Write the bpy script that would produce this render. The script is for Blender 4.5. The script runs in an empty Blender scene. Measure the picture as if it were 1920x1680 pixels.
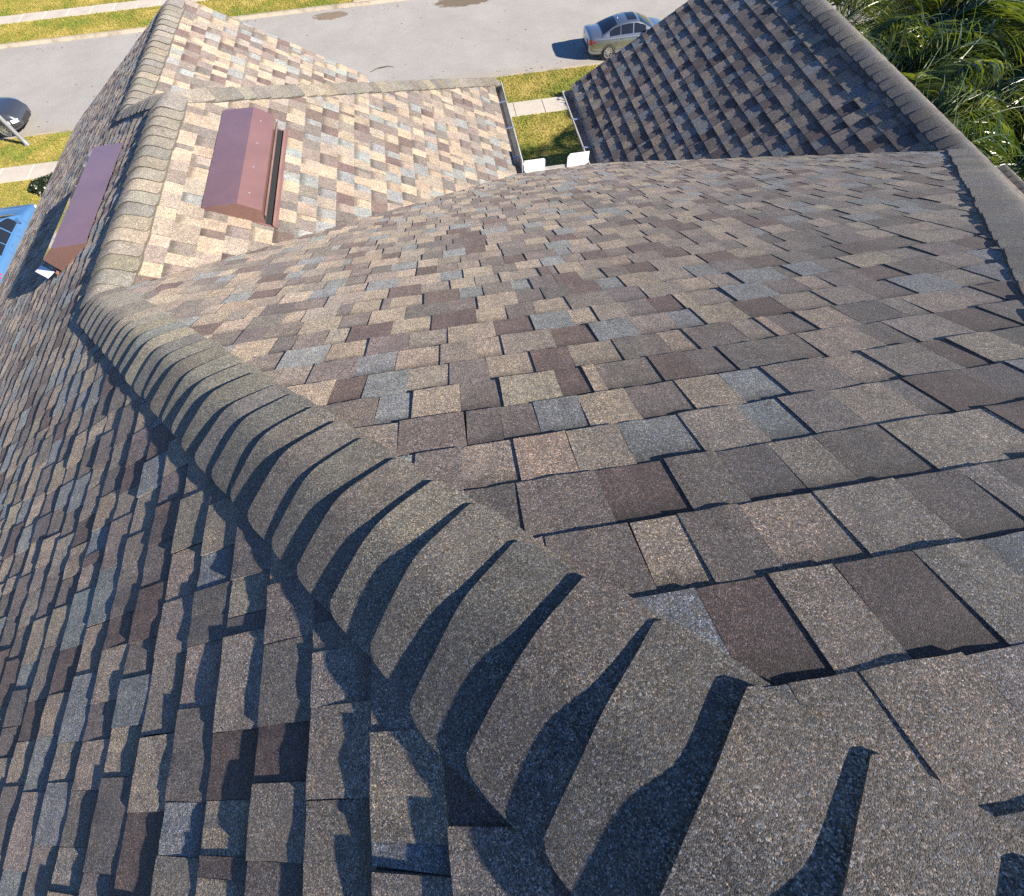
import bpy, math, random
import numpy as np
from mathutils import Vector, Matrix

random.seed(7)
rng = np.random.default_rng(7)
scene = bpy.context.scene
col = scene.collection

# ------------------------------------------------------------------ camera
cam_data = bpy.data.cameras.new("camera")
cam = bpy.data.objects.new("camera", cam_data)
col.objects.link(cam)
cam_data.sensor_fit = 'HORIZONTAL'
cam_data.sensor_width = 36.0
cam_data.lens = 777.07 / 1920.0 * 36.0
cam_data.clip_start = 0.02
cam_data.clip_end = 3000.0
CAM = Vector((2.1601, -2.1323, 1.7504))
CR = Vector((0.98736876, -0.15494018, -0.03311309))
CU = Vector((0.15488904, 0.8999359, 0.40758406))
CF = Vector((0.03335149, 0.40756462, -0.91256713))
cam.matrix_world = Matrix(((CR.x, CU.x, -CF.x, CAM.x), (CR.y, CU.y, -CF.y, CAM.y),
                           (CR.z, CU.z, -CF.z, CAM.z), (0, 0, 0, 1)))
scene.camera = cam

# ------------------------------------------------------------------ sky and sun
SUN_EL = math.radians(27.7)
SUN_DIR = Vector((0.888 * math.cos(SUN_EL), -0.460 * math.cos(SUN_EL), math.sin(SUN_EL)))
world = bpy.data.worlds.new("World")
scene.world = world
world.use_nodes = True
wn = world.node_tree
wn.nodes.clear()
sky = wn.nodes.new('ShaderNodeTexSky')
sky.sky_type = 'NISHITA'
sky.sun_disc = False
sky.sun_elevation = SUN_EL
sky.sun_rotation = math.atan2(SUN_DIR.x, SUN_DIR.y)
sky.air_density = 1.0
sky.dust_density = 0.0
sky.ozone_density = 4.0
bg = wn.nodes.new('ShaderNodeBackground')
bg.inputs['Strength'].default_value = 0.05
wo = wn.nodes.new('ShaderNodeOutputWorld')
tint = wn.nodes.new('ShaderNodeMix')
tint.data_type = 'RGBA'
tint.blend_type = 'MULTIPLY'
tint.inputs[0].default_value = 1.0
tint.inputs[7].default_value = (0.72, 0.95, 1.32, 1)      # clear deep-blue sky
wn.links.new(sky.outputs[0], tint.inputs[6])
wn.links.new(tint.outputs[2], bg.inputs['Color'])
wn.links.new(bg.outputs[0], wo.inputs['Surface'])
sun_data = bpy.data.lights.new("sun", 'SUN')
sun_data.energy = 5.0
sun_data.angle = math.radians(0.5)
sun_data.color = (1.0, 0.925, 0.81)
sun = bpy.data.objects.new("sun", sun_data)
col.objects.link(sun)
sun.location = (20, -15, 25)
sun.rotation_euler = SUN_DIR.to_track_quat('Z', 'Y').to_euler()

scene.view_settings.view_transform = 'Standard'
scene.view_settings.look = 'None'
scene.view_settings.gamma = 1.0
scene.view_settings.use_curve_mapping = False
scene.view_settings.exposure = 1.35
scene.render.engine = 'CYCLES'
scene.cycles.use_denoising = False
scene.cycles.max_bounces = 6

# ------------------------------------------------------------------ helpers
WLOC = {}


def put(o, parent=None, world_loc=(0, 0, 0)):
    """link o with its origin at world_loc; parents never rotate unless built in local space"""
    col.objects.link(o)
    w = Vector(world_loc)
    WLOC[o.name] = w
    if parent is not None:
        o.parent = parent
        o.location = w - WLOC[parent.name]
    else:
        o.location = w
    return o


def tag(o, label=None, cat=None, group=None, kind=None):
    if label: o["label"] = label
    if cat: o["category"] = cat
    if group: o["group"] = group
    if kind: o["kind"] = kind
    return o


def empty(name, loc, label=None, cat=None, group=None, rz=0.0, kind=None):
    o = bpy.data.objects.new(name, None)
    o.empty_display_size = 0.2
    put(o, None, loc)
    o.rotation_euler.z = rz
    return tag(o, label, cat, group, kind)


def mesh(name, V, F, mat, smooth=False, cols=None):
    me = bpy.data.meshes.new(name)
    me.from_pydata([tuple(v) for v in V], [], F)
    if cols is not None:
        a = me.attributes.new("Col", 'FLOAT_COLOR', 'POINT')
        a.data.foreach_set("color", np.asarray(cols, dtype=np.float32).ravel())
    me.materials.append(mat)
    if smooth:
        me.polygons.foreach_set("use_smooth", [True] * len(me.polygons))
    me.update()
    return me


def obj_world(name, V, F, mat, parent=None, origin=None, smooth=False, cols=None):
    """V in world coordinates"""
    if origin is None:
        A = np.asarray([tuple(v) for v in V])
        origin = (A.min(0) + A.max(0)) / 2
    og = Vector(tuple(float(x) for x in origin))
    me = mesh(name, [Vector(v) - og for v in V], F, mat, smooth, cols)
    return put(bpy.data.objects.new(name, me), parent, og)


def obj_local(name, V, F, mat, parent, smooth=False):
    """V in the parent's local frame (parent may be rotated)"""
    me = mesh(name, V, F, mat, smooth)
    o = bpy.data.objects.new(name, me)
    col.objects.link(o)
    o.parent = parent
    return o


def copy_tree(o, parent=None):
    c = o.copy()
    col.objects.link(c)
    c.parent = parent
    for ch in list(o.children):
        copy_tree(ch, c)
    return c


class MB:
    def __init__(s):
        s.v, s.f = [], []

    def add(s, V, F):
        b = len(s.v)
        s.v += [tuple(x) for x in V]
        s.f += [tuple(i + b for i in f) for f in F]
        return s

    def box(s, a, b):
        x0, y0, z0 = a
        x1, y1, z1 = b
        V = [(x0, y0, z0), (x1, y0, z0), (x1, y1, z0), (x0, y1, z0), (x0, y0, z1), (x1, y0, z1), (x1, y1, z1), (x0, y1, z1)]
        return s.add(V, [(0, 3, 2, 1), (4, 5, 6, 7), (0, 1, 5, 4), (1, 2, 6, 5), (2, 3, 7, 6), (3, 0, 4, 7)])

    def bevbox(s, a, b, r):
        """box with its top edges chamfered"""
        x0, y0, z0 = a
        x1, y1, z1 = b
        V = [(x0, y0, z0), (x1, y0, z0), (x1, y1, z0), (x0, y1, z0), (x0, y0, z1 - r), (x1, y0, z1 - r), (x1, y1, z1 - r), (x0, y1, z1 - r),
             (x0 + r, y0 + r, z1), (x1 - r, y0 + r, z1), (x1 - r, y1 - r, z1), (x0 + r, y1 - r, z1)]
        F = [(0, 3, 2, 1), (8, 9, 10, 11)]
        for i in range(4):
            j = (i + 1) % 4
            F += [(i, j, 4 + j, 4 + i), (4 + i, 4 + j, 8 + j, 8 + i)]
        return s.add(V, F)

    def prism(s, poly, p0, ex, ey, ez, depth):
        """poly in (ex,ey), extruded along ez from p0"""
        p0, ex, ey, ez = map(Vector, (p0, ex, ey, ez))
        n = len(poly)
        V = [p0 + ex * a + ey * b for a, b in poly] + [p0 + ex * a + ey * b + ez * depth for a, b in poly]
        F = [tuple(range(n))[::-1], tuple(range(n, 2 * n))] + [(i, (i + 1) % n, n + (i + 1) % n, n + i) for i in range(n)]
        return s.add(V, F)

    def tube(s, pts, rads, seg=10):
        pts = [Vector(p) for p in pts]
        V, F = [], []
        for i, p in enumerate(pts):
            t = (pts[min(i + 1, len(pts) - 1)] - pts[max(i - 1, 0)]).normalized()
            a = t.cross(Vector((0, 0, 1)))
            if a.length < 1e-3: a = t.cross(Vector((1, 0, 0)))
            a.normalize()
            b = t.cross(a)
            r = rads[i] if hasattr(rads, '__len__') else rads
            for k in range(seg):
                an = 2 * math.pi * k / seg
                V.append(p + (a * math.cos(an) + b * math.sin(an)) * r)
        for i in range(len(pts) - 1):
            for k in range(seg):
                k2 = (k + 1) % seg
                F.append((i * seg + k, i * seg + k2, (i + 1) * seg + k2, (i + 1) * seg + k))
        F.append(tuple(range(seg))[::-1])
        F.append(tuple(range((len(pts) - 1) * seg, len(pts) * seg)))
        return s.add(V, F)

    def lathe(s, prof, c, axis='y', seg=28):
        """prof: (radius, offset along axis)"""
        V, F = [], []
        n = len(prof)
        for k in range(seg):
            an = 2 * math.pi * k / seg
            for r, o in prof:
                if axis == 'y': V.append((c[0] + r * math.cos(an), c[1] + o, c[2] + r * math.sin(an)))
                else: V.append((c[0] + r * math.cos(an), c[1] + r * math.sin(an), c[2] + o))
        for k in range(seg):
            k2 = (k + 1) % seg
            for i in range(n - 1):
                F.append((k * n + i, k * n + i + 1, k2 * n + i + 1, k2 * n + i))
        return s.add(V, F)

    def world(s, name, mat, parent=None, smooth=False, origin=None):
        return obj_world(name, s.v, s.f, mat, parent, origin, smooth)

    def local(s, name, mat, parent, smooth=False):
        return obj_local(name, s.v, s.f, mat, parent, smooth)


# ------------------------------------------------------------------ materials
def new_mat(name):
    m = bpy.data.materials.new(name)
    m.use_nodes = True
    nt = m.node_tree
    return m, nt, nt.nodes['Principled BSDF']


def N(nt, typ, **kw):
    n = nt.nodes.new(typ)
    for k, v in kw.items():
        if k in n.inputs: n.inputs[k].default_value = v
        else: setattr(n, k, v)
    return n


def ramp(nt, fac, stops, interp='LINEAR'):
    r = nt.nodes.new('ShaderNodeValToRGB')
    r.color_ramp.interpolation = interp
    el = r.color_ramp.elements
    while len(el) < len(stops): el.new(0.5)
    for e, (p, c) in zip(el, stops):
        e.position = p
        e.color = (c[0], c[1], c[2], 1) if hasattr(c, '__len__') else (c, c, c, 1)
    nt.links.new(fac, r.inputs[0])
    return r


def mixc(nt, a, b, fac, mode='MIX'):
    m = nt.nodes.new('ShaderNodeMix')
    m.data_type = 'RGBA'
    m.blend_type = mode
    for sock, val in ((m.inputs[0], fac), (m.inputs[6], a), (m.inputs[7], b)):
        if isinstance(val, bpy.types.NodeSocket): nt.links.new(val, sock)
        elif hasattr(val, '__len__'): sock.default_value = (val[0], val[1], val[2], 1)
        else: sock.default_value = val
    return m.outputs[2]


def world_pos(nt):
    return nt.nodes.new('ShaderNodeNewGeometry').outputs['Position']


def plain(name, c, rough=0.5, metal=0.0, spec=0.5, var=0.0, scale=8.0, bump=0.0, coat=0.0):
    m, nt, b = new_mat(name)
    b.inputs['Base Color'].default_value = (*c, 1)
    b.inputs['Roughness'].default_value = rough
    b.inputs['Metallic'].default_value = metal
    b.inputs['Specular IOR Level'].default_value = spec
    b.inputs['Coat Weight'].default_value = coat
    if var or bump:
        tc = N(nt, 'ShaderNodeTexCoord')
        no = N(nt, 'ShaderNodeTexNoise', Scale=scale, Detail=6.0, Roughness=0.65)
        nt.links.new(tc.outputs['Object'], no.inputs['Vector'])
        if var:
            r = ramp(nt, no.outputs[0], [(0.3, tuple(x * (1 - var) for x in c)), (0.7, tuple(min(1, x * (1 + var)) for x in c))])
            nt.links.new(r.outputs[0], b.inputs['Base Color'])
        if bump:
            bp = N(nt, 'ShaderNodeBump', Strength=0.5, Distance=bump)
            nt.links.new(no.outputs[0], bp.inputs['Height'])
            nt.links.new(bp.outputs[0], b.inputs['Normal'])
    return m


def granule_mat(name, grain_scale=540.0):
    """asphalt shingle: per-piece colour attribute, mineral granules of several tints, rough relief"""
    m, nt, b = new_mat(name)
    L = nt.links.new
    at = N(nt, 'ShaderNodeAttribute', attribute_name="Col")
    pos = world_pos(nt)
    vo = N(nt, 'ShaderNodeTexVoronoi', Scale=grain_scale)
    wv = N(nt, 'ShaderNodeTexNoise', Scale=310.0, Detail=2.0)
    L(pos, wv.inputs['Vector'])
    wm = N(nt, 'ShaderNodeVectorMath', operation='MULTIPLY_ADD')
    wm.inputs[1].default_value = (0.003, 0.003, 0.003)
    L(wv.outputs['Color'], wm.inputs[0])
    L(pos, wm.inputs[2])
    L(wm.outputs[0], vo.inputs['Vector'])
    sep = N(nt, 'ShaderNodeSeparateColor')
    L(vo.outputs['Color'], sep.inputs[0])
    # granule value spread: dark grains, base, a few pale ones
    gr = ramp(nt, sep.outputs[0], [(0.0, 0.14), (0.20, 0.38), (0.40, 0.70), (0.62, 1.0), (0.80, 1.45), (0.93, 2.2), (1.0, 3.4)])
    n5 = N(nt, 'ShaderNodeTexNoise', Scale=13.0, Detail=5.0, Roughness=0.7)
    L(pos, n5.inputs['Vector'])
    gf = ramp(nt, n5.outputs[0], [(0.32, 0.62), (0.62, 1.0)])
    grm = mixc(nt, (0.97, 0.97, 0.97), gr.outputs[0], gf.outputs[0])
    c1 = mixc(nt, at.outputs['Color'], grm, 1.0, 'MULTIPLY')
    # warm / cool tint of single grains
    ti = ramp(nt, sep.outputs[1], [(0.0, (1.22, 1.0, 0.76)), (0.35, (1.03, 1.0, 0.96)), (0.7, (0.98, 1.0, 1.04)), (1.0, (0.80, 0.98, 1.26))])
    c2 = mixc(nt, c1, ti.outputs[0], 1.0, 'MULTIPLY')
    # weathering blotches
    n2 = N(nt, 'ShaderNodeTexNoise', Scale=7.0, Detail=5.0, Roughness=0.6)
    L(pos, n2.inputs['Vector'])
    wr = ramp(nt, n2.outputs[0], [(0.28, 0.80), (0.5, 1.0), (0.72, 1.14)])
    c3 = mixc(nt, c2, wr.outputs[0], 1.0, 'MULTIPLY')
    n3 = N(nt, 'ShaderNodeTexNoise', Scale=55.0, Detail=3.0)
    L(pos, n3.inputs['Vector'])
    wr3 = ramp(nt, n3.outputs[0], [(0.3, 0.86), (0.7, 1.12)])
    c4 = mixc(nt, c3, wr3.outputs[0], 1.0, 'MULTIPLY')
    # the granule blend drifts within a tab
    n4 = N(nt, 'ShaderNodeTexNoise', Scale=21.0, Detail=4.0, Roughness=0.7)
    L(pos, n4.inputs['Vector'])
    bl = ramp(nt, n4.outputs[0], [(0.30, (0.86, 0.84, 0.86)), (0.5, (1, 1, 1)), (0.70, (1.16, 1.12, 1.04))])
    c4 = mixc(nt, c4, bl.outputs[0], 1.0, 'MULTIPLY')
    L(c4, b.inputs['Base Color'])
    b.inputs['Sheen Weight'].default_value = 0.12
    b.inputs['Sheen Roughness'].default_value = 0.6
    b.inputs['Sheen Tint'].default_value = (0.9, 0.82, 0.74, 1)
    b.inputs['Roughness'].default_value = 0.78
    b.inputs['Diffuse Roughness'].default_value = 1.0
    b.inputs['Specular IOR Level'].default_value = 0.28
    # grit relief: random grain heights broken up by fine noise
    nf = N(nt, 'ShaderNodeTexNoise', Scale=760.0, Detail=2.0, Roughness=0.7)
    L(pos, nf.inputs['Vector'])
    gh = N(nt, 'ShaderNodeMath', operation='MULTIPLY_ADD')
    gh.inputs[1].default_value = 0.55
    L(sep.outputs[2], gh.inputs[0])
    L(nf.outputs[0], gh.inputs[2])
    gd = N(nt, 'ShaderNodeMath', operation='MULTIPLY_ADD')
    gd.inputs[1].default_value = -0.55
    L(vo.outputs['Distance'], gd.inputs[0])
    L(gh.outputs[0], gd.inputs[2])
    bp = N(nt, 'ShaderNodeBump', Strength=1.0, Distance=0.0014)
    L(gd.outputs[0], bp.inputs['Height'])
    bp2 = N(nt, 'ShaderNodeBump', Strength=0.5, Distance=0.0016)
    L(n3.outputs[0], bp2.inputs['Height'])
    L(bp2.outputs[0], bp.inputs['Normal'])
    L(bp.outputs[0], b.inputs['Normal'])
    return m


M_SH = granule_mat("shingle_granules")
M_WHITE = plain("white_paint", (0.78, 0.78, 0.76), 0.4, var=0.05, scale=6)
M_GUT = plain("gutter_paint", (0.40, 0.39, 0.37), 0.7, spec=0.2, var=0.25, scale=3)
M_GUTDIRT = plain("gutter_dirt", (0.34, 0.30, 0.26), 0.95, spec=0.0, var=0.3, scale=4)
M_ZINC = plain("zinc_strap", (0.6, 0.62, 0.64), 0.35, metal=0.8)
M_STUCCO = plain("stucco", (0.55, 0.49, 0.40), 0.9, var=0.1, scale=12, bump=0.004)
M_VENT = plain("vent_brown_paint", (0.185, 0.098, 0.083), 0.30, var=0.12, scale=4, spec=0.9, coat=0.9)
M_VENTIN = plain("vent_dark_mesh", (0.012, 0.012, 0.014), 0.9)
M_PAPER = plain("white_card", (0.82, 0.82, 0.80), 0.7)

# --- ground materials (world position, procedural)
def grass_mat(name):
    m, nt, b = new_mat(name)
    L = nt.links.new
    pos = world_pos(nt)
    n1 = N(nt, 'ShaderNodeTexNoise', Scale=0.55, Detail=4.0, Roughness=0.6)
    n2 = N(nt, 'ShaderNodeTexNoise', Scale=9.0, Detail=6.0, Roughness=0.75)
    n3 = N(nt, 'ShaderNodeTexNoise', Scale=45.0, Detail=3.0)
    for n in (n1, n2, n3): L(pos, n.inputs['Vector'])
    base = ramp(nt, n1.outputs[0], [(0.36, (0.19, 0.225, 0.04)), (0.50, (0.30, 0.26, 0.06)), (0.64, (0.42, 0.335, 0.10))])
    fine = ramp(nt, n2.outputs[0], [(0.28, (0.52, 0.56, 0.45)), (0.5, (1, 1, 1)), (0.72, (1.35, 1.25, 1.1))])
    c = mixc(nt, base.outputs[0], fine.outputs[0], 1.0, 'MULTIPLY')
    f3 = ramp(nt, n3.outputs[0], [(0.3, 0.7), (0.7, 1.25)])
    c = mixc(nt, c, f3.outputs[0], 1.0, 'MULTIPLY')
    L(c, b.inputs['Base Color'])
    b.inputs['Roughness'].default_value = 0.9
    b.inputs['Specular IOR Level'].default_value = 0.15
    bp = N(nt, 'ShaderNodeBump', Strength=0.8, Distance=0.05)
    L(n2.outputs[0], bp.inputs['Height'])
    L(bp.outputs[0], b.inputs['Normal'])
    return m


def blob(nt, pos, cx, cy, rx, ry, nsc=2.0, namp=0.6):
    """soft irregular ellipse mask round a world point (a stain with its own shape)"""
    L = nt.links.new
    mp = N(nt, 'ShaderNodeMapping')
    mp.inputs['Location'].default_value = (-cx / rx, -cy / ry, 0)
    mp.inputs['Scale'].default_value = (1 / rx, 1 / ry, 0)
    L(pos, mp.inputs[0])
    ln = N(nt, 'ShaderNodeVectorMath', operation='LENGTH')
    L(mp.outputs[0], ln.inputs[0])
    no = N(nt, 'ShaderNodeTexNoise', Scale=nsc, Detail=3.0)
    L(pos, no.inputs['Vector'])
    ma = N(nt, 'ShaderNodeMath', operation='MULTIPLY_ADD')
    ma.inputs[1].default_value = namp
    L(no.outputs[0], ma.inputs[0])
    L(ln.outputs['Value'], ma.inputs[2])
    return ramp(nt, ma.outputs[0], [(0.0, 1.0), (min(0.98, 0.62 + namp * 0.5), 1.0), (min(1.0, 0.9 + namp * 0.5), 0.0)]).outputs[0]


def asphalt_mat():
    m, nt, b = new_mat("asphalt")
    L = nt.links.new
    pos = world_pos(nt)
    n1 = N(nt, 'ShaderNodeTexNoise', Scale=0.5, Detail=5.0, Roughness=0.65)
    n2 = N(nt, 'ShaderNodeTexNoise', Scale=22.0, Detail=5.0, Roughness=0.8)
    n3 = N(nt, 'ShaderNodeTexNoise', Scale=90.0, Detail=2.0)
    for n in (n1, n2, n3): L(pos, n.inputs['Vector'])
    base = ramp(nt, n1.outputs[0], [(0.3, (0.305, 0.285, 0.257)), (0.7, (0.365, 0.342, 0.310))])
    f = ramp(nt, n2.outputs[0], [(0.25, 0.70), (0.5, 1.0), (0.75, 1.18)])
    c = mixc(nt, base.outputs[0], f.outputs[0], 1.0, 'MULTIPLY')
    f3 = ramp(nt, n3.outputs[0], [(0.25, 0.68), (0.5, 1.0), (0.75, 1.3)])
    c = mixc(nt, c, f3.outputs[0], 1.0, 'MULTIPLY')
    for cx, cy, rx, ry, k in ((4.6, 36.0, 3.0, 1.3, 0.42), (-4.3, 36.0, 1.6, 0.8, 0.55), (-24.0, 27.2, 4.0, 0.5, 0.75)):
        mk = blob(nt, pos, cx, cy, rx, ry)
        c = mixc(nt, c, mixc(nt, c, (k * 1.15, k * 0.95, k * 0.75), 1.0, 'MULTIPLY'), mk)
    # sandy run-off along both kerbs
    sx = N(nt, 'ShaderNodeSeparateXYZ')
    L(pos, sx.inputs[0])
    ed = N(nt, 'ShaderNodeMath', operation='SUBTRACT')
    ed.inputs[1].default_value = 26.3
    L(sx.outputs[1], ed.inputs[0])
    em = ramp(nt, ed.outputs[0], [(0.0, 0.55), (0.35, 0.25), (1.0, 0.0)])
    c = mixc(nt, c, (0.34, 0.27, 0.19), em.outputs[0])
    L(c, b.inputs['Base Color'])
    b.inputs['Roughness'].default_value = 0.92
    b.inputs['Specular IOR Level'].default_value = 0.2
    bp = N(nt, 'ShaderNodeBump', Strength=0.35, Distance=0.01)
    L(n3.outputs[0], bp.inputs['Height'])
    L(bp.outputs[0], b.inputs['Normal'])
    return m


def concrete_mat(name, c, dirt=0.3):
    m, nt, b = new_mat(name)
    L = nt.links.new
    pos = world_pos(nt)
    n1 = N(nt, 'ShaderNodeTexNoise', Scale=1.1, Detail=6.0, Roughness=0.7)
    n2 = N(nt, 'ShaderNodeTexNoise', Scale=40.0, Detail=4.0)
    for n in (n1, n2): L(pos, n.inputs['Vector'])
    base = ramp(nt, n1.outputs[0], [(0.30, tuple(x * (1 - dirt) for x in c)), (0.52, c), (0.75, tuple(min(0.9, x * 1.08) for x in c))])
    f = ramp(nt, n2.outputs[0], [(0.3, 0.88), (0.7, 1.1)])
    L(mixc(nt, base.outputs[0], f.outputs[0], 1.0, 'MULTIPLY'), b.inputs['Base Color'])
    b.inputs['Roughness'].default_value = 0.88
    b.inputs['Specular IOR Level'].default_value = 0.25
    return m


M_GRASS = grass_mat("lawn_grass")
M_ROAD = asphalt_mat()
M_SLAB = concrete_mat("sidewalk_concrete", (0.50, 0.44, 0.36), 0.15)
M_KERB = concrete_mat("kerb_concrete", (0.40, 0.34, 0.26), 0.45)
M_DRIVE = concrete_mat("driveway_concrete", (0.52, 0.43, 0.33), 0.2)
M_JOINT = plain("joint_dirt", (0.10, 0.085, 0.06), 0.95)

# ------------------------------------------------------------------ ground, street
GZ, RZ = -10.87, -11.0          # lawn level, road level
NK0, NK1, FK0, FK1 = 25.98, 26.30, 36.84, 37.10


def slab_sheet(name, x0, x1, y0, y1, z, mat, nx=1, ny=1):
    V = [(x0 + (x1 - x0) * i / nx, y0 + (y1 - y0) * j / ny, z) for j in range(ny + 1) for i in range(nx + 1)]
    F = [(j * (nx + 1) + i, j * (nx + 1) + i + 1, (j + 1) * (nx + 1) + i + 1, (j + 1) * (nx + 1) + i) for j in range(ny) for i in range(nx)]
    return obj_world(name, V, F, mat)


V = [(-600, -600, GZ), (600, -600, GZ), (600, NK0 + .1, GZ), (-600, NK0 + .1, GZ), (-600, FK1 - .1, GZ), (600, FK1 - .1, GZ), (600, 900, GZ), (-600, 900, GZ)]
V += [(-600, NK0 + .1, RZ - .1), (600, NK0 + .1, RZ - .1), (600, FK1 - .1, RZ - .1), (-600, FK1 - .1, RZ - .1)]
tag(obj_world("ground", V, [(0, 1, 2, 3), (4, 5, 6, 7), (3, 2, 9, 8), (8, 9, 10, 11), (11, 10, 5, 4)], M_GRASS), kind='structure')
tag(slab_sheet("road", -600, 600, NK1 - .05, FK0 + .05, RZ, M_ROAD), kind='structure')


def kerb_line(y0, y1, face_low, label):
    """kerb stones, each three metres, the sloped face towards the road"""
    root = tag(bpy.data.objects.new("kerb", None), kind='structure')
    put(root, None, (0, y0, RZ))
    k = 0
    x = -48.0
    while x < 40.0:
        ln = 3.0
        top = GZ + 0.012 + rng.normal() * 0.002
        if face_low > 0:      # road lies at larger y
            prof = [(y0, RZ - .12), (y0, top), (y0 + .16, top), (y0 + .24, RZ + .05), (y1, RZ + .012), (y1, RZ - .12)]
        else:
            prof = [(y1, RZ - .12), (y1, top), (y1 - .16, top), (y1 - .20, RZ + .05), (y0, RZ + .012), (y0, RZ - .12)]
        mb = MB().prism([(a, b) for a, b in prof], (x + .006, 0, 0), (0, 1, 0), (0, 0, 1), (1, 0, 0), ln - .012)
        mb.world("kerb_stone", M_KERB, root)
        x += ln
        k += 1
    return root


kerb_line(NK0, NK1, 1, "near")
kerb_line(FK0, FK1, -1, "far")


def sidewalk(y0, y1, xa, xb, x_joint, n_from, z):
    root = tag(bpy.data.objects.new("sidewalk", None), kind='structure')
    put(root, None, (0, y0, GZ))
    step = 1.545
    x = x_joint + math.ceil((xa - x_joint) / step) * step
    bed = MB().box((-600, y0 + .01, GZ - .05), (600, y1 - .01, GZ + .006))
    bed.world("sidewalk_bed", M_JOINT, root)
    while x < xb:
        dz = rng.normal() * 0.004
        MB().bevbox((x + .012, y0, GZ - .05), (x + step - .012, y1, z + dz), .012).world("paving_slab", M_SLAB, root)
        x += step
    for a, b in ((-600, x_joint + math.ceil((xa - x_joint) / step) * step), (x, 600)):
        MB().bevbox((a + .012, y0, GZ - .05), (b - .012, y1, z), .012).world("paving_run", M_SLAB, root)
    return root


sidewalk(22.08, 23.33, -30, 20, 5.76, 0, GZ + .025)
sidewalk(39.95, 41.15, -36, 4, 5.76, 0, GZ + .025)

# driveway aprons
dw = tag(bpy.data.objects.new("driveway", None), kind='structure')
put(dw, None, (1, 40, GZ))
for i in range(3):
    MB().bevbox((-2.7 + i * 2.4, FK1 - .02, GZ - .06), (-2.7 + (i + 1) * 2.4 - .02, 39.93, GZ + .03), .012).world("driveway_slab", M_DRIVE, dw)
    MB().bevbox((-2.7 + i * 2.4, 41.17, GZ - .06), (-2.7 + (i + 1) * 2.4 - .02, 52, GZ + .03), .012).world("driveway_slab", M_DRIVE, dw)
dw2 = tag(bpy.data.objects.new("driveway", None), kind='structure')
put(dw2, None, (-19, 15, GZ))
for i in range(2):
    for j in range(3):
        MB().bevbox((-20.6 + i * 2.9, 8 + j * 3.6, GZ - .06), (-20.6 + (i + 1) * 2.9 - .02, 8 + (j + 1) * 3.6 - .02, GZ + .03), .012).world("driveway_slab", M_DRIVE, dw2)

# ------------------------------------------------------------------ house roof geometry
m_ = 0.51334
TH = math.atan(m_)
c_, s_ = math.cos(TH), math.sin(TH)
EXP = 0.143
w1, L1, d_, L2 = 2.9024, 2.1593, 0.8904, 5.5508
W4, yE, L4, we = 6.1453, 0.6990, 4.6323, 3.1944
z4 = -m_ * yE
xr = (W4 - yE) / 2
x4 = W4 - (w1 - yE)
x6 = w1 - 2 * d_
xe9 = W4 + 2.2
ZE = -m_ * w1
BACK = -6.0

house = empty("house", (2.0, -1.0, GZ), "house seen from above its brown and tan shingled roof with hips and valleys", "house")
V3 = Vector


class Slope:
    def __init__(s, O, U, D, cells, vref, far=False, view=True):
        s.O, s.U, s.D = V3(O), V3(U), V3(D)
        s.N = s.U.cross(s.D)
        s.vref = vref
        s.far = far
        s.view = view
        s.cells = []
        s.plan = cells
        for cell in cells:
            P = []
            for x, y in cell:
                z = s.O.z - (s.N.x * (x - s.O.x) + s.N.y * (y - s.O.y)) / s.N.z
                r = V3((x, y, z)) - s.O
                P.append((r.dot(s.U), r.dot(s.D)))
            a = sum(P[i][0] * P[(i + 1) % len(P)][1] - P[(i + 1) % len(P)][0] * P[i][1] for i in range(len(P)))
            if a < 0: P = P[::-1]
            s.cells.append(P)

    def pt(s, u, v, h):
        return s.O + s.U * u + s.D * v + s.N * h


def clip(poly, cell):
    out = poly
    n = len(cell)
    for i in range(n):
        ax, ay = cell[i]
        bx, by = cell[(i + 1) % n]
        ex, ey = bx - ax, by - ay
        src, out = out, []
        for k in range(len(src)):
            p, q = src[k - 1], src[k]
            sp = ex * (p[1] - ay) - ey * (p[0] - ax)
            sq = ex * (q[1] - ay) - ey * (q[0] - ax)
            if sp >= 0 and sq >= 0: out.append(q)
            elif sp >= 0 > sq or sq >= 0 > sp:
                t = sp / (sp - sq)
                r = (p[0] + (q[0] - p[0]) * t, p[1] + (q[1] - p[1]) * t)
                out.append(r)
                if sq >= 0: out.append(q)
        if len(out) < 3: return []
    res = [out[0]]
    for p in out[1:]:
        if abs(p[0] - res[-1][0]) + abs(p[1] - res[-1][1]) > 2e-4: res.append(p)
    if len(res) > 2 and abs(res[0][0] - res[-1][0]) + abs(res[0][1] - res[-1][1]) < 2e-4: res.pop()
    return res if len(res) > 2 else []


def area(P):
    return 0.5 * abs(sum(P[i][0] * P[(i + 1) % len(P)][1] - P[(i + 1) % len(P)][0] * P[i][1] for i in range(len(P))))


P1 = Slope((0, 0, 0), (1, 0, 0), (0, c_, -s_), [[(xr, -xr), (0, 0), (w1, w1), (x4, w1), (W4, yE)]], -0.8418 / c_)
P2 = Slope((0, 0, 0), (0, 1, 0), (-c_, 0, -s_), [[(-we, BACK), (xr, BACK), (xr, -xr), (0, 0), (-we, 0)],
                                                 [(-we, 0), (0, 0), (0, L1), (-d_, L1 + d_), (-we, L1 + d_)],
                                                 [(-we, L1 + d_), (-d_, L1 + d_), (-d_, L2), (-we, L2)]], we / c_)
P3 = Slope((0, 0, 0), (0, -1, 0), (c_, 0, -s_), [[(0, 0), (0, L1), (w1, L1 + w1), (w1, w1)]], w1 / c_)
P4 = Slope((W4, 0, z4), (0, 1, 0), (-c_, 0, -s_), [[(W4, yE), (W4, L4), (x4, L4), (x4, w1)]], (W4 - x4) / c_)
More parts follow.
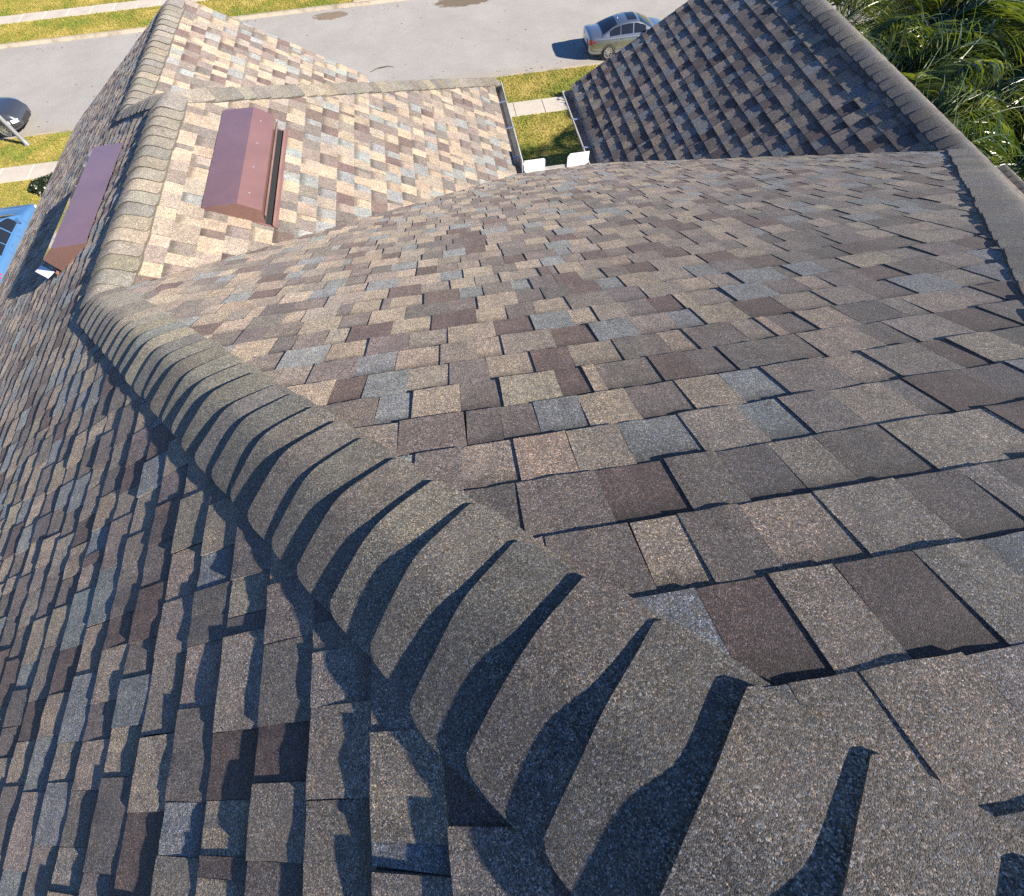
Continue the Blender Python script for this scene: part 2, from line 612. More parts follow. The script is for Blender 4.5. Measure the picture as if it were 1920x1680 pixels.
P6 = Slope((-d_, 0, -m_ * d_), (0, -1, 0), (c_, 0, -s_), [[(-d_, L1 + d_), (-d_, L2), (x6, L2), (x6, L1 + w1)]], (x6 + d_) / c_)
P7 = Slope((0, L1, 0), (1, 0, 0), (0, c_, -s_), [[(0, L1), (-d_, L1 + d_), (x6, L1 + w1), (w1, L1 + w1)]], w1 / c_, True, False)
P9 = Slope((W4, 0, z4), (0, -1, 0), (c_, 0, -s_), [[(xr, BACK), (xe9, BACK), (xe9, yE), (W4, yE), (xr, -xr)],
                                                   [(W4, yE), (xe9, yE), (xe9, L4), (W4, L4)]], 2.2 / c_, True, False)
# lower side wing beyond the right slope
XS, ZS = 9.95, -2.25
P10 = Slope((XS, 0, ZS), (0, 1, 0), (-c_, 0, -s_), [[(XS, -4), (XS, 2.85), (XS - 1.3, 2.85), (XS - 1.3, -4)]], 1.3 / c_, True, True)
P11 = Slope((XS, 0, ZS), (0, -1, 0), (c_, 0, -s_), [[(XS, -4), (XS, 2.85), (XS + 2.2, 2.85), (XS + 2.2, -4)]], 2.2 / c_, True, False)
SLOPES = [P1, P2, P3, P4, P6, P7, P9, P10, P11]

PAL = [((0.288, 0.234, 0.176), 0.28),     # buff
       ((0.234, 0.196, 0.161), 0.19),     # tan-grey
       ((0.160, 0.134, 0.118), 0.24),     # taupe
       ((0.194, 0.203, 0.200), 0.13),     # pale blue-grey
       ((0.113, 0.080, 0.072), 0.10),     # dark red-brown
       ((0.126, 0.111, 0.102), 0.06)]     # dark grey-brown
PCUM = np.cumsum([p for _, p in PAL])
PCUM /= PCUM[-1]


LAST = [-1, -1]


def pick_col():
    for _ in range(3):
        k = int(np.searchsorted(PCUM, rng.random()))
        if k != LAST[0]: break
    LAST[0] = k
    b = np.array(PAL[min(k, len(PAL) - 1)][0])
    return b * (1 + rng.normal() * 0.07) * (1 + rng.normal(size=3) * 0.018)


def wave(sl, u, v):
    k = 0.55 if sl is P1 else 0.3
    return k * (0.0016 * math.sin(5.1 * u + 1.3 + 2.0 * v) + 0.0013 * math.sin(3.3 * u - 4.7 * v))


def to_px(p):
    r = p - CAM
    zf = r.dot(CF)
    if zf < 0.05: return None
    return (960 + 777.07 * r.dot(CR) / zf, 840 - 777.07 * r.dot(CU) / zf)


FRAME = [(0, 0), (1920, 0), (1920, 1680), (0, 1680)]


def px_area(pts):
    q = [to_px(p) for p in pts]
    if any(x is None for x in q): return 0.0
    a = sum(q[i][0] * q[(i + 1) % len(q)][1] - q[(i + 1) % len(q)][0] * q[i][1] for i in range(len(q)))
    if a < 0: q = q[::-1]
    r = clip(q, FRAME)
    return area(r) if r else 0.0


CREST = [((0, 0), (0, L1)), ((0, L1), (-d_, L1 + d_)), ((-d_, L1 + d_), (-d_, L2)), ((0, L1), (w1, L1 + w1)), ((0, 0), (xr, -xr)),
         ((W4, yE), (xr, -xr)), ((W4, yE), (W4, L4)), ((xr, -xr), (xr, BACK)), ((XS, -4), (XS, 2.85))]


def crest_drop(p):
    """shingles are dressed down under the caps"""
    best = 1.0
    for (ax, ay), (bx, by) in CREST:
        ex, ey = bx - ax, by - ay
        t = min(1, max(0, ((p.x - ax) * ex + (p.y - ay) * ey) / (ex * ex + ey * ey)))
        best = min(best, math.hypot(p.x - ax - ex * t, p.y - ay - ey * t))
        if best < 1e-4: break
    return 0.013 * max(0.0, 1 - best / 0.085)


def build_piece(sl, u0, u1, vk, tooth, nseg):
    """one tab of one course: thick tooth or thin gap, as (V, F, C, uv outline)"""
    t_ = EXP
    vt = vk - t_ - 0.035
    ph = rng.random(6) * 6.28
    colr = pick_col()
    lift = max(-0.0010, rng.normal() * 0.0008)
    if tooth: h0, h1 = 0.0022, 0.0074 + lift
    else: h0, h1 = 0.0, 0.0052 + lift
    if sl is P4: h0, h1 = h0 * 1.35, h1 * 1.35
    # taller courses on the far right-hand slope, shaped to lengthen its shadows
    amp = 0.0007 if tooth else 0.0006
    sk = rng.normal() * 0.0018

    def hh(u, v):
        t = min(1.0, max(-0.35, (v - (vk - t_)) / t_))
        e = (h0 + (h1 - h0) * t) if t > 0 else h0 + 0.004 * t
        w = max(0.0, t) ** 2 * amp * (math.sin(38 * u + ph[0]) + 0.8 * math.sin(83 * u + ph[1]) + 0.5 * math.sin(171 * u + ph[2]))
        return e + w + wave(sl, u, v) - crest_drop(sl.pt(u, v, 0))

    us = np.linspace(u0, u1, nseg + 1)
    off = rng.normal() * 0.0010
    jv = rng.normal(size=nseg + 1) * 0.0008
    butt = [(u + sk, vk + off + jv[i]) for i, u in enumerate(us)]
    outline = [(u0, vt)] + [(u1, vt)] + butt[::-1]
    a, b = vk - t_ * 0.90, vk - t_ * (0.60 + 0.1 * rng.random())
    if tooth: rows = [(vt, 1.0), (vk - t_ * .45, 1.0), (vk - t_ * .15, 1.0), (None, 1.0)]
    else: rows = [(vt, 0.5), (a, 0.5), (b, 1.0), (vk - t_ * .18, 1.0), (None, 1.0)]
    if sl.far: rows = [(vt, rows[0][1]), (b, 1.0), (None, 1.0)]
    grid = []
    for r0, (vv, kk) in enumerate(rows):
        line = []
        for i, u in enumerate(us):
            if vv is None: line.append((butt[i][0], butt[i][1], kk))
            else:
                f = (vv - vt) / (vk - vt)
                line.append((u + sk * f, vv, kk))
        grid.append(line)
    V, F, C = [], [], []
    outl = []
    for cell in sl.cells:
        full = clip(outline, cell)
        if not full: continue
        outl.append(full)
        whole = abs(area(full) - area(outline)) < 1e-9 and len(full) == len(outline)
        b00 = len(V)
        if whole:
            for line in grid:
                for u, v, kk in line:
                    V.append(sl.pt(u, v, hh(u, v)))
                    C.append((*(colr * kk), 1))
            for r0 in range(len(grid) - 1):
                for i in range(nseg):
                    p = b00 + r0 * (nseg + 1) + i
                    F.append((p, p + 1, p + nseg + 2, p + nseg + 1))
        else:
            for r0 in range(len(grid) - 1):
                for i in range(nseg):
                    quad = [grid[r0][i], grid[r0][i + 1], grid[r0 + 1][i + 1], grid[r0 + 1][i]]
                    q = clip([(x[0], x[1]) for x in quad], cell)
                    if not q: continue
                    b0 = len(V)
                    va, vb, ka, kb = grid[r0][i][1], grid[r0 + 1][i][1], grid[r0][i][2], grid[r0 + 1][i][2]
                    for (u, v) in q:
                        V.append(sl.pt(u, v, hh(u, v)))
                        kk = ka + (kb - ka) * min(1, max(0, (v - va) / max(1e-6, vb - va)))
                        C.append((*(colr * kk), 1))
                    F.append(tuple(range(b0, b0 + len(q))))
        n = len(full)
        edge_c = (*(colr * 0.45), 1)
        for i in range(n):
            p, q = full[i], full[(i + 1) % n]
            if p[1] < vt + .002 and q[1] < vt + .002: continue
            b0 = len(V)
            V += [sl.pt(p[0], p[1], hh(*p)), sl.pt(q[0], q[1], hh(*q)), sl.pt(q[0], q[1], -0.017), sl.pt(p[0], p[1], -0.017)]
            C += [edge_c] * 4
            F.append((b0, b0 + 3, b0 + 2, b0 + 1))
    return V, F, C, outl


pieces = []
for si, sl in enumerate(SLOPES):
    us = [p[0] for cl in sl.cells for p in cl]
    vs = [p[1] for cl in sl.cells for p in cl]
    ua, ub, va, vb = min(us), max(us), min(vs), max(vs)
    j0 = math.floor((va - sl.vref) / EXP)
    j1 = math.ceil((vb - sl.vref) / EXP)
    for j in range(j0, j1 + 2):
        vk = sl.vref + j * EXP + rng.normal() * 0.0012
        if vk < va or vk - EXP > vb: continue
        u = ua - rng.random() * 0.3
        tooth = rng.random() < 0.5
        while u < ub:
            if tooth: w = rng.choice([0.105, 0.12, 0.135, 0.15, 0.165])
            else: w = rng.choice([0.085, 0.10, 0.115, 0.13, 0.145])
            if rng.random() < 0.05: w = 0.03 + 0.03 * rng.random()
            w *= 1 + rng.normal() * 0.04
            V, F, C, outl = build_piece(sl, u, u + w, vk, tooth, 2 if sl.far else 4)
            if V:
                pa = 0.0
                if sl.view and not sl.far:
                    for o in outl:
                        q = clip(o, [(-99, vk - EXP), (99, vk - EXP), (99, vk + 9), (-99, vk + 9)])
                        if q and (CAM - sl.O).dot(sl.N) > 0: pa += px_area([sl.pt(a, b, 0.004) for a, b in q])
                pieces.append((pa, si, V, F, C))
            u += w
            tooth = not tooth if rng.random() < 0.9 else tooth

order = sorted(range(len(pieces)), key=lambda i: -pieces[i][0])
top = set(order[:300])
slope_objs = []
DARK = (0.05, 0.045, 0.04, 1)
for si, sl in enumerate(SLOPES):
    V, F = [], []
    for P in sl.cells:
        b0 = len(V)
        V += [sl.pt(u, v, -0.018) for u, v in P] + [sl.pt(u, v, -0.07) for u, v in P]
        n = len(P)
        F.append(tuple(range(b0, b0 + n)))
        F.append(tuple(range(b0 + n, b0 + 2 * n))[::-1])
        F += [(b0 + i, b0 + n + i, b0 + n + (i + 1) % n, b0 + (i + 1) % n) for i in range(n)]
    slope_objs.append(obj_world("roof_slope", V, F, M_SH, house, cols=[DARK] * len(V)))
BV, BF, BC = [], [], []
for i, (pa, si, V, F, C) in enumerate(pieces):
    if i in top:
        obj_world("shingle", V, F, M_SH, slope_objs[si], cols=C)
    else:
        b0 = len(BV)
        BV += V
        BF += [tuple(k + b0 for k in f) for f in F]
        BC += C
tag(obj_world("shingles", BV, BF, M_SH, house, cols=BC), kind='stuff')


# ------------------------------------------------------------------ ridge and hip caps
CE = 0.124      # cap exposure


def caps(p0, p1, nA, nB, s0=0.0, s1=0.0, w=0.156, r=0.020, HB=0.0182, HF=0.0102, wide=1.0):
    p0, p1, nA, nB = V3(p0), V3(p1), V3(nA), V3(nB)
    a = (p1 - p0).normalized()
    ln = (p1 - p0).length - s1
    dA = nA.cross(a).normalized()
    if dA.dot(nB) > 0: dA = -dA
    dB = nB.cross(a).normalized()
    if dB.dot(nA) > 0: dB = -dB
    Nn = (nA + nB).normalized()
    Lt = (dB - dA).normalized()
    sinp, cosp = dB.dot(Lt), -dB.dot(Nn)
    s = s0
    S = np.linspace(-1, 1, 23)
    T = [0.0, 0.008, 0.024, 0.05, 0.085, CE, 0.2, 0.27]
    WD = [0.89, 0.945, 0.985, 1.0, 0.995, 0.985, 0.95, 0.86]
    while s < ln:
        hb = HB + rng.normal() * 0.0013
        tw = rng.normal() * 0.004
        sw = rng.normal() * 0.003
        ca = np.array((0.158, 0.145, 0.121)) * (1 + rng.normal() * 0.12)
        k = rng.random()
        if k < 0.22: ca = ca * np.array((1.20, 1.14, 1.05))
        elif k < 0.45: ca = ca * np.array((0.86, 0.90, 0.97))
        ca *= 1 + rng.normal(size=3) * 0.02
        lc, rc = rng.normal(size=2) * 0.0015
        V, F, C = [], [], []
        wj = rng.random() * 6
        for t, wd in zip(T, WD):
            for q in S:
                x = q * w * wd * (wide if q > 0 else 1.0) + sw
                if t <= CE: hcap = HF + (hb - HF) * (1 - t / CE)
                else: hcap = HF - (HF - 0.001) * (t - CE) / (0.27 - CE)
                hcap = hcap * (1 - 0.10 * abs(q) ** 2.5)
                hcap += (lc if q < 0 else rc) * abs(q)
                yy = t + tw * q + 0.0005 * math.sin(7 * q + wj) * (1 if t < .02 else 0)
                pos = p0 + a * (s + yy) + Lt * (x * sinp) - Nn * (cosp * (math.sqrt(x * x + r * r) - r * 0.25)) + Nn * hcap
                V.append(pos)
                C.append((*ca, 1))
        n = len(S)
        for i in range(len(T) - 1):
            for j in range(n - 1):
                F.append((i * n + j, i * n + j + 1, (i + 1) * n + j + 1, (i + 1) * n + j))
        nm = (V[1] - V[0]).cross(V[n] - V[0])
        flip = nm.dot(Nn) < 0
        if flip: F = [f[::-1] for f in F]
        ntop = len(F)
        # butt and side edges
        rim = [(0, j) for j in range(n)]
        pairs = [(j, j + 1) for j in range(n - 1)] + [(i * n, (i + 1) * n) for i in range(len(T) - 1)] + [(i * n + n - 1, (i + 1) * n + n - 1) for i in range(len(T) - 1)]
        ec = (*(ca * 0.4), 1)
        for p, q in pairs:
            b0 = len(V)
            V += [V[p].copy(), V[q].copy(), V[q] - Nn * 0.016, V[p] - Nn * 0.016]
            C += [ec] * 4
            F.append((b0, b0 + 1, b0 + 2, b0 + 3))
        o = obj_world("ridge_cap", V, F, M_SH, house, cols=C)
        sm = [True] * ntop + [False] * (len(F) - ntop)
        o.data.polygons.foreach_set("use_smooth", sm)
        s += CE * (1 + rng.normal() * 0.03)


PA, PB, PD, PE = (0, 0, 0), (0, L1, 0), (-d_, L1 + d_, -m_ * d_), (W4, yE, z4)
PEAK = (xr, -xr, m_ * xr)
n1, n2, n3 = P1.N, P2.N, P3.N
caps((-d_, L1 + d_ - .06, -m_ * d_), (-d_, L2, -m_ * d_), n2, n3, s1=0.24, HB=0.0235, HF=0.0165, r=0.05)
caps(PD, PB, P7.N, n2, s0=-0.06, s1=0.22)
caps((w1, L1 + w1, ZE), PB, n3, P7.N, s0=-0.03, s1=0.24, HB=0.0225)
caps((0, -.02, 0), PB, n2, n3, s1=0.12, HB=0.0235, HF=0.0165, r=0.05)
caps(PA, PEAK, n1, n2, s0=0.0, s1=0.28, r=0.038, HF=0.0125, HB=0.0200, wide=1.16)
caps((W4, L4 - .005, z4), PE, P4.N, P9.N, s1=0.10, HB=0.0225, HF=0.0165, r=0.055)
caps(PE, PEAK, n1, P9.N, s0=-0.08, s1=0.28)
caps((xr, -xr + .01, m_ * xr), (xr, BACK, m_ * xr), n2, P9.N)
caps((XS, 2.845, ZS), (XS, -1.0, ZS), P10.N, P11.N)

# ------------------------------------------------------------------ walls, fascia, gutters
MB().box((-we + .45, BACK, GZ - .1), (w1 - .45, L1 + w1 - .45, ZE - .25)).world("wall", M_STUCCO, house)
MB().box((-we + .46, L1 + w1 - .45, GZ - .1), (x6 - .35, L2 - .30, ZE - .35)).prism(
    [(-we + .46, ZE - .35), (x6 - .35, ZE - .35), (x6 - .35, ZE - .02), (-d_, -m_ * d_ - .12), (-we + .46, ZE - .02)], (0, L2 - .45, 0), (1, 0, 0), (0, 0, 1), (0, 1, 0), .14).world("wall", M_STUCCO, house)
MB().box((w1 - .45, BACK, GZ - .1), (x4 + .45, w1 - .4, ZE - .25)).world("wall", M_STUCCO, house)
MB().box((x4 + .45, BACK, GZ - .1), (xe9 - .4, L4 - .30, ZE - .30)).prism(
    [(x4 + .45, ZE - .30), (xe9 - .4, ZE - .30), (W4, z4 - .12)], (0, L4 - .45, 0), (1, 0, 0), (0, 0, 1), (0, 1, 0), .14).world("wall", M_STUCCO, house)
MB().box((xe9 - .4, -4, GZ - .1), (XS + 1.8, 2.6, -3.2)).world("wall", M_STUCCO, house)


def gutter(xa, xb, y0, y1, sgn):
    """trough along Y; xa eave line, sgn direction outwards"""
    prof = [(-0.03, ZE - .03), (-0.03, ZE - .15), (0.075, ZE - .15), (0.10, ZE - .11), (0.125, ZE - .06), (0.125, ZE - .035), (0.112, ZE - .035),
            (0.112, ZE - .06), (0.09, ZE - .108), (0.07, ZE - .142), (-0.022, ZE - .142), (-0.022, ZE - .03)]
    g = MB().prism(prof, (xa, y0, 0), (sgn, 0, 0), (0, 0, 1), (0, 1, 0), y1 - y0)
    for ye in (y0, y1 - .004):
        g.prism([(-0.03, ZE - .04), (-0.03, ZE - .15), (0.075, ZE - .15), (0.125, ZE - .06), (0.125, ZE - .04)], (xa, ye, 0), (sgn, 0, 0), (0, 0, 1), (0, 1, 0), .004)
    go = g.world("gutter", M_GUT, house)
    MB().box((min(xa + sgn * -.02, xa + sgn * .07), y0 + .01, ZE - .1415), (max(xa + sgn * -.02, xa + sgn * .07), y1 - .01, ZE - .135)).world("debris", M_GUTDIRT, go)
    y = y0 + .35
    while y < y1 - .1:
        MB().prism([(-0.02, ZE - .045), (0.124, ZE - .031), (0.124, ZE - .027), (-0.02, ZE - .041)], (xa, y, 0), (sgn, 0, 0), (0, 0, 1), (0, 1, 0), .028).world("hanger", M_ZINC, go)
        y += 0.62
    return go


g1 = gutter(w1, 0, w1 + .03, L1 + w1 - .01, 1)
g2 = gutter(x4, 0, w1 + .03, L4 - .02, -1)
gm = MB().prism([(-0.03, ZE - .03), (-0.03, ZE - .15), (0.075, ZE - .15), (0.125, ZE - .06), (0.125, ZE - .035), (0.112, ZE - .035), (0.112, ZE - .06), (0.07, ZE - .142), (-0.022, ZE - .142), (-0.022, ZE - .03)],
                (w1 + .13, w1, 0), (0, 1, 0), (0, 0, 1), (1, 0, 0), x4 - w1 - .26)
g3 = gm.world("gutter", M_GUT, house)


def panel(poly, p0, ex, ey, ez, th, parent):
    MB().prism(poly, p0, ex, ey, ez, th).world("splash_guard", M_WHITE, parent)


yg = w1 + .10
panel([(3.005, -1.56), (3.268, -1.56), (3.268, -1.425), (3.250, -1.408), (3.012, -1.408)], (0, yg, 0), (1, 0, 0), (0, 0, 1), (0, 1, 0), .004, g3)
panel([(3.545, -1.56), (3.812, -1.56), (3.812, -1.395), (3.575, -1.395), (3.545, -1.43)], (0, yg, 0), (1, 0, 0), (0, 0, 1), (0, 1, 0), .004, g3)
panel([(2.995, -1.56), (3.30, -1.56), (3.30, -1.43), (3.27, -1.40), (2.995, -1.40)], (2.985, 0, 0), (0, 1, 0), (0, 0, 1), (1, 0, 0), .004, g1)
# rake boards under the two gable edges, fascia boards behind the gutters and along the far-left eave
for (xa, za), (xb, zb), y in (((-d_, -m_ * d_), (-we, -m_ * we), L2), ((-d_, -m_ * d_), (x6, ZE), L2), ((W4, z4), (x4, ZE), L4), ((W4, z4), (xe9, z4 - m_ * 2.2), L4)):
    MB().prism([(xa, za - .065), (xb, zb - .065), (xb, zb - .20), (xa, za - .20)], (0, y - .035, 0), (1, 0, 0), (0, 0, 1), (0, 1, 0), .025).world("rake_board", M_WHITE, house)
MB().box((-we + .01, BACK, -m_ * we - .22), (-we + .035, L2 - .04, -m_ * we - .065)).world("fascia_board", M_WHITE, house)
MB().box((w1 - .06, w1, ZE - .2), (w1 - .034, L1 + w1 - .04, ZE - .05)).world("fascia_board", M_WHITE, house)
MB().box((x4 + .034, w1, ZE - .2), (x4 + .06, L4 - .04, ZE - .05)).world("fascia_board", M_WHITE, house)


# ------------------------------------------------------------------ roof vents
def vent(xu, ya, yb, sgn, label):
    """slant-back vent, upslope edge at horizontal distance xu from the ridge"""
    z0 = -m_ * xu
    X = lambda dx: sgn * (xu + dx)
    root = bpy.data.objects.new("roof_vent", None)
    put(root, house, (X(.2), (ya + yb) / 2, z0 - .1))
    root["label"] = label
    up = 0.015
    top = [(0.0, up), (0.248, -.004 + up), (0.378, -.078 + up), (0.366, -.128 + up)]
    y0, y1 = ya, yb

    def sheet(pts, mat, name):
        V, F = [], []
        for dx, dz in pts:
            V += [(X(dx), y0, z0 + dz), (X(dx), y1, z0 + dz)]
        for i in range(len(pts) - 1):
            F.append((2 * i, 2 * i + 1, 2 * i + 3, 2 * i + 2))
        return V, F
    V, F = sheet(top, M_VENT, "hood")
    # return lip and ends
    V2, F2 = sheet([(0.366, -.128 + up), (0.357, -.130 + up), (0.366, -.08 + up)], M_VENT, "")
    mb = MB().add(V, F).add(V2, F2)
    for y in (y0, y1):
        mb.add([(X(0), y, z0 - .012), (X(0), y, z0 + up), (X(.248), y, z0 - .004 + up), (X(.378), y, z0 - .078 + up), (X(.366), y, z0 - .128 + up), (X(.350), y, z0 - m_ * .350 - .002)], [(0, 1, 2, 3, 4, 5) if (sgn > 0) == (y == y0) else (5, 4, 3, 2, 1, 0)])
    # drip fold above the mouth
    mb.box((min(X(.379), X(.384)), y0 + .01, z0 - .116), (max(X(.379), X(.384)), y1 - .01, z0 - .100))
    mb.world("hood", M_VENT, root)
    b = MB()
    for dx0, dx1, hh in ((.30, .418, .010),):
        b.add([(X(dx0), y0 - .012, z0 - m_ * dx0 + hh), (X(dx0), y1 + .012, z0 - m_ * dx0 + hh), (X(dx1), y1 + .012, z0 - m_ * dx1 + hh), (X(dx1), y0 - .012, z0 - m_ * dx1 + hh),
               (X(dx1), y1 + .012, z0 - m_ * dx1 - .002), (X(dx1), y0 - .012, z0 - m_ * dx1 - .002)], [(0, 1, 2, 3), (3, 2, 4, 5)])
    # upturned front edge of the base tray
    b.add([(X(.395), y0 - .01, z0 - m_ * .395 + .010), (X(.395), y1 + .01, z0 - m_ * .395 + .010), (X(.399), y1 + .01, z0 - m_ * .399 + .030), (X(.399), y0 - .01, z0 - m_ * .399 + .030),
           (X(.403), y1 + .01, z0 - m_ * .403 + .010), (X(.403), y0 - .01, z0 - m_ * .403 + .010)], [(0, 1, 2, 3), (3, 2, 4, 5)])
    b.world("base_tray", M_VENT, root)
    MB().add([(X(.352), y0 + .005, z0 - .128), (X(.352), y1 - .005, z0 - .128), (X(.345), y1 - .005, z0 - m_ * .345), (X(.345), y0 + .005, z0 - m_ * .345)], [(0, 1, 2, 3)]).world("mesh_screen", M_VENTIN, root)
    MB().add([(X(.35), y0 + .004, z0 - m_ * .35 + .012), (X(.35), y1 - .004, z0 - m_ * .35 + .012), (X(.394), y1 - .004, z0 - m_ * .394 + .012), (X(.394), y0 + .004, z0 - m_ * .394 + .012)], [(0, 1, 2, 3)]).world("throat", M_VENTIN, root)
    for k in range(4):
        yy = y0 + (k + .5) * (y1 - y0) / 4
        MB().lathe([(0, .004), (.006, .003), (.008, 0)], (X(.30), yy, z0 - .034 + up), 'z', 8).world("screw", M_ZINC, root)
    return root


vent(0.346, 0.94, 2.157, 1, "vent on the sunlit slope beside the ridge")
vent(0.520, 0.86, 2.06, -1, "vent on the shaded slope, left of the ridge")

# white card slipped under the mouth of the left vent
cx0, cy0 = -1.02, 0.925
card = []
for x, y in ((-0.985, 0.915), (-1.13, 1.03), (-1.165, 0.975), (-1.02, 0.86)):
    card.append(V3((x, y, -0.475 + (x + .98) * .12)))
cb = [p - P2.N * 0.004 for p in card]
cd = obj_world("white_card", card + cb, [(0, 1, 2, 3), (7, 6, 5, 4), (0, 1, 5, 4), (1, 2, 6, 5), (2, 3, 7, 6), (3, 0, 4, 7)], M_PAPER)
tag(cd, "small white card lying on the shaded shingles below the left vent", "card")

# ------------------------------------------------------------------ cars
M_GLASS = plain("car_glass", (0.012, 0.014, 0.017), 0.06, spec=0.8)
M_TYRE = plain("tyre_rubber", (0.018, 0.018, 0.019), 0.85)
M_RIM = plain("rim_alloy", (0.62, 0.63, 0.65), 0.28, metal=0.85)
M_BLACK = plain("black_plastic", (0.02, 0.02, 0.022), 0.6)
M_TAIL = plain("tail_light_red", (0.42, 0.012, 0.014), 0.12, spec=0.7, coat=1.0)
M_LENS = plain("headlight_lens", (0.72, 0.74, 0.76), 0.08, spec=0.9, coat=1.0)
M_PLATE = plain("number_plate", (0.7, 0.7, 0.66), 0.5)
M_SILVER = plain("silver_car_paint", (0.36, 0.375, 0.38), 0.26, metal=0.85, coat=1.0)
M_GREY = plain("grey_car_paint", (0.05, 0.055, 0.065), 0.32, metal=0.3, coat=1.0)
M_BLUE = plain("blue_car_paint", (0.05, 0.13, 0.27), 0.4, coat=0.5)


def car(loc, rz, mat, label, P):
    """x: rear(0) to front(L); y across; z up; built in the car's own frame"""
    root = empty("parked_car", loc, label, "car", None, rz)
    L = P['L']
    f = lambda key, x: float(np.interp(x, *zip(*P[key])))
    xs = sorted(set([0, .03, .10, .2, .35, .55] + [0.75 + .25 * i for i in range(int((L - 1.3) / .25))] + [L - .55, L - .35, L - .2, L - .1, L - .03, L]))
    ring = []

    def half(x):
        zt, w, zb = f('deck', x), f('w', x), f('low', x)
        sh = P['belt']
        b = min(sh, zt - .01)
        return [(w * .86, zb), (w * .965, zb + .10), (w, zb + .26), (w * 1.0, (zb + .26 + b) / 2 + .02), (w * .975, b - .07), (w * .925, b - .005), (w * .78, min(zt, b + .035)), (w * .45, zt), (0, zt + .012)]
    V, F = [], []
    n = None
    for x in xs:
        h = half(x)
        rg = [(x, -y, z) for y, z in h] + [(x, y, z) for y, z in h[-2::-1]]
        n = len(rg)
        V += rg
    for i in range(len(xs) - 1):
        for j in range(n - 1):
            F.append((i * n + j, (i + 1) * n + j, (i + 1) * n + j + 1, i * n + j + 1))
    F.append(tuple(range(n)))
    F.append(tuple(range((len(xs) - 1) * n, len(xs) * n))[::-1])
    F.append(tuple(i * n for i in range(len(xs)))[::-1] + tuple(i * n + n - 1 for i in range(len(xs))))
    body = MB().add(V, F)
    # greenhouse
    gs = P['roof']
    gx = np.linspace(gs[0][0], gs[-1][0], 25)

    def gh(x, q):
        """q 0 belt .. 1 roof corner .. 2 centre"""
        zr = float(np.interp(x, [a[0] for a in gs], [a[1] for a in gs]))
        wt = float(np.interp(x, [a[0] for a in gs], [a[2] for a in gs]))
        wbse = f('w', x) * .905
        zb = P['belt'] - .01
        if q <= 1:
            zz = zb + max(0, zr - .05 - zb) * q
            y = wbse + (wt - wbse) * (q ** 1.15) * min(1, max(0, (zr - zb)) / .40 + .1)
            return (x, y, zz)
        k = q - 1
        y1 = gh(x, 1)[1]
        return (x, y1 * (1 - k), zr - .05 * (1 - k) ** 2.2)
    Q = [0, .25, .5, .75, .92, 1, 1.15, 1.4, 1.7, 2]
    V, F = [], []
    for x in gx:
        h = [gh(x, q) for q in Q]
        V += [(a, -b, c) for a, b, c in h] + [(a, b, c) for a, b, c in h[-2::-1]]
    n2_ = 2 * len(Q) - 1
    for i in range(len(gx) - 1):
        for j in range(n2_ - 1):
            F.append((i * n2_ + j, (i + 1) * n2_ + j, (i + 1) * n2_ + j + 1, i * n2_ + j + 1))
    F.append(tuple(range(n2_)))
    F.append(tuple(range((len(gx) - 1) * n2_, len(gx) * n2_))[::-1])
    body.add(V, F)
    bo = body.local("body", mat, root, True)
    # side windows
    for sg in (-1, 1):
        for x0, x1 in P['win']:
            V, F = [], []
            k = 8
            for i in range(k + 1):
                x = x0 + (x1 - x0) * i / k
                for q in (.10, .5, .90):
                    a, y, z = gh(x, q)
                    V.append((x, sg * (y + .007), z + .002))
            for i in range(k):
                for j in range(2):
                    F.append((3 * i + j, 3 * i + j + 1, 3 * i + j + 4, 3 * i + j + 3))
            obj_local("side_window", V, F, M_GLASS, root, True)
    for nm, (x0, x1), e in (("rear_window", P['rg'], 1), ("windscreen", P['fg'], -1)):
        V, F = [], []
        qs = np.linspace(1.10, 2.0, 6)
        full = [(-1, q) for q in qs] + [(1, q) for q in qs[-2::-1]]
        k = 7
        for i in range(k + 1):
            x = x0 + (x1 - x0) * i / k
            for sg, q in full:
                a, y, z = gh(x, q)
                V.append((x - .004 * e, sg * y, z + .008))
        nn = len(full)
        for i in range(k):
            for j in range(nn - 1):
                F.append((i * nn + j, (i + 1) * nn + j, (i + 1) * nn + j + 1, i * nn + j + 1))
        obj_local(nm, V, F, M_GLASS, root, True)
    if P.get('sunroof'):
        x0, x1 = P['sunroof']
        V, F = [], []
        for i in range(4):
            x = x0 + (x1 - x0) * i / 3
            for sg in (-1, -.5, 0, .5, 1):
                a, y, z = gh(x, 2 - abs(sg) * .72)
                V.append((x, math.copysign(y, sg) if sg else 0, z + .007))
        for i in range(3):
            for j in range(4):
                F.append((i * 5 + j, (i + 1) * 5 + j, (i + 1) * 5 + j + 1, i * 5 + j + 1))
        obj_local("sunroof", V, F, M_GLASS, root, True)
        MB().tube([(x0 - .45, 0, gh(x0 - .45, 2)[2]), (x0 - .52, 0, gh(x0 - .45, 2)[2] + .06)], [.03, .012], 8).local("antenna", mat, root, True)
    # wheels
    R = P['R']
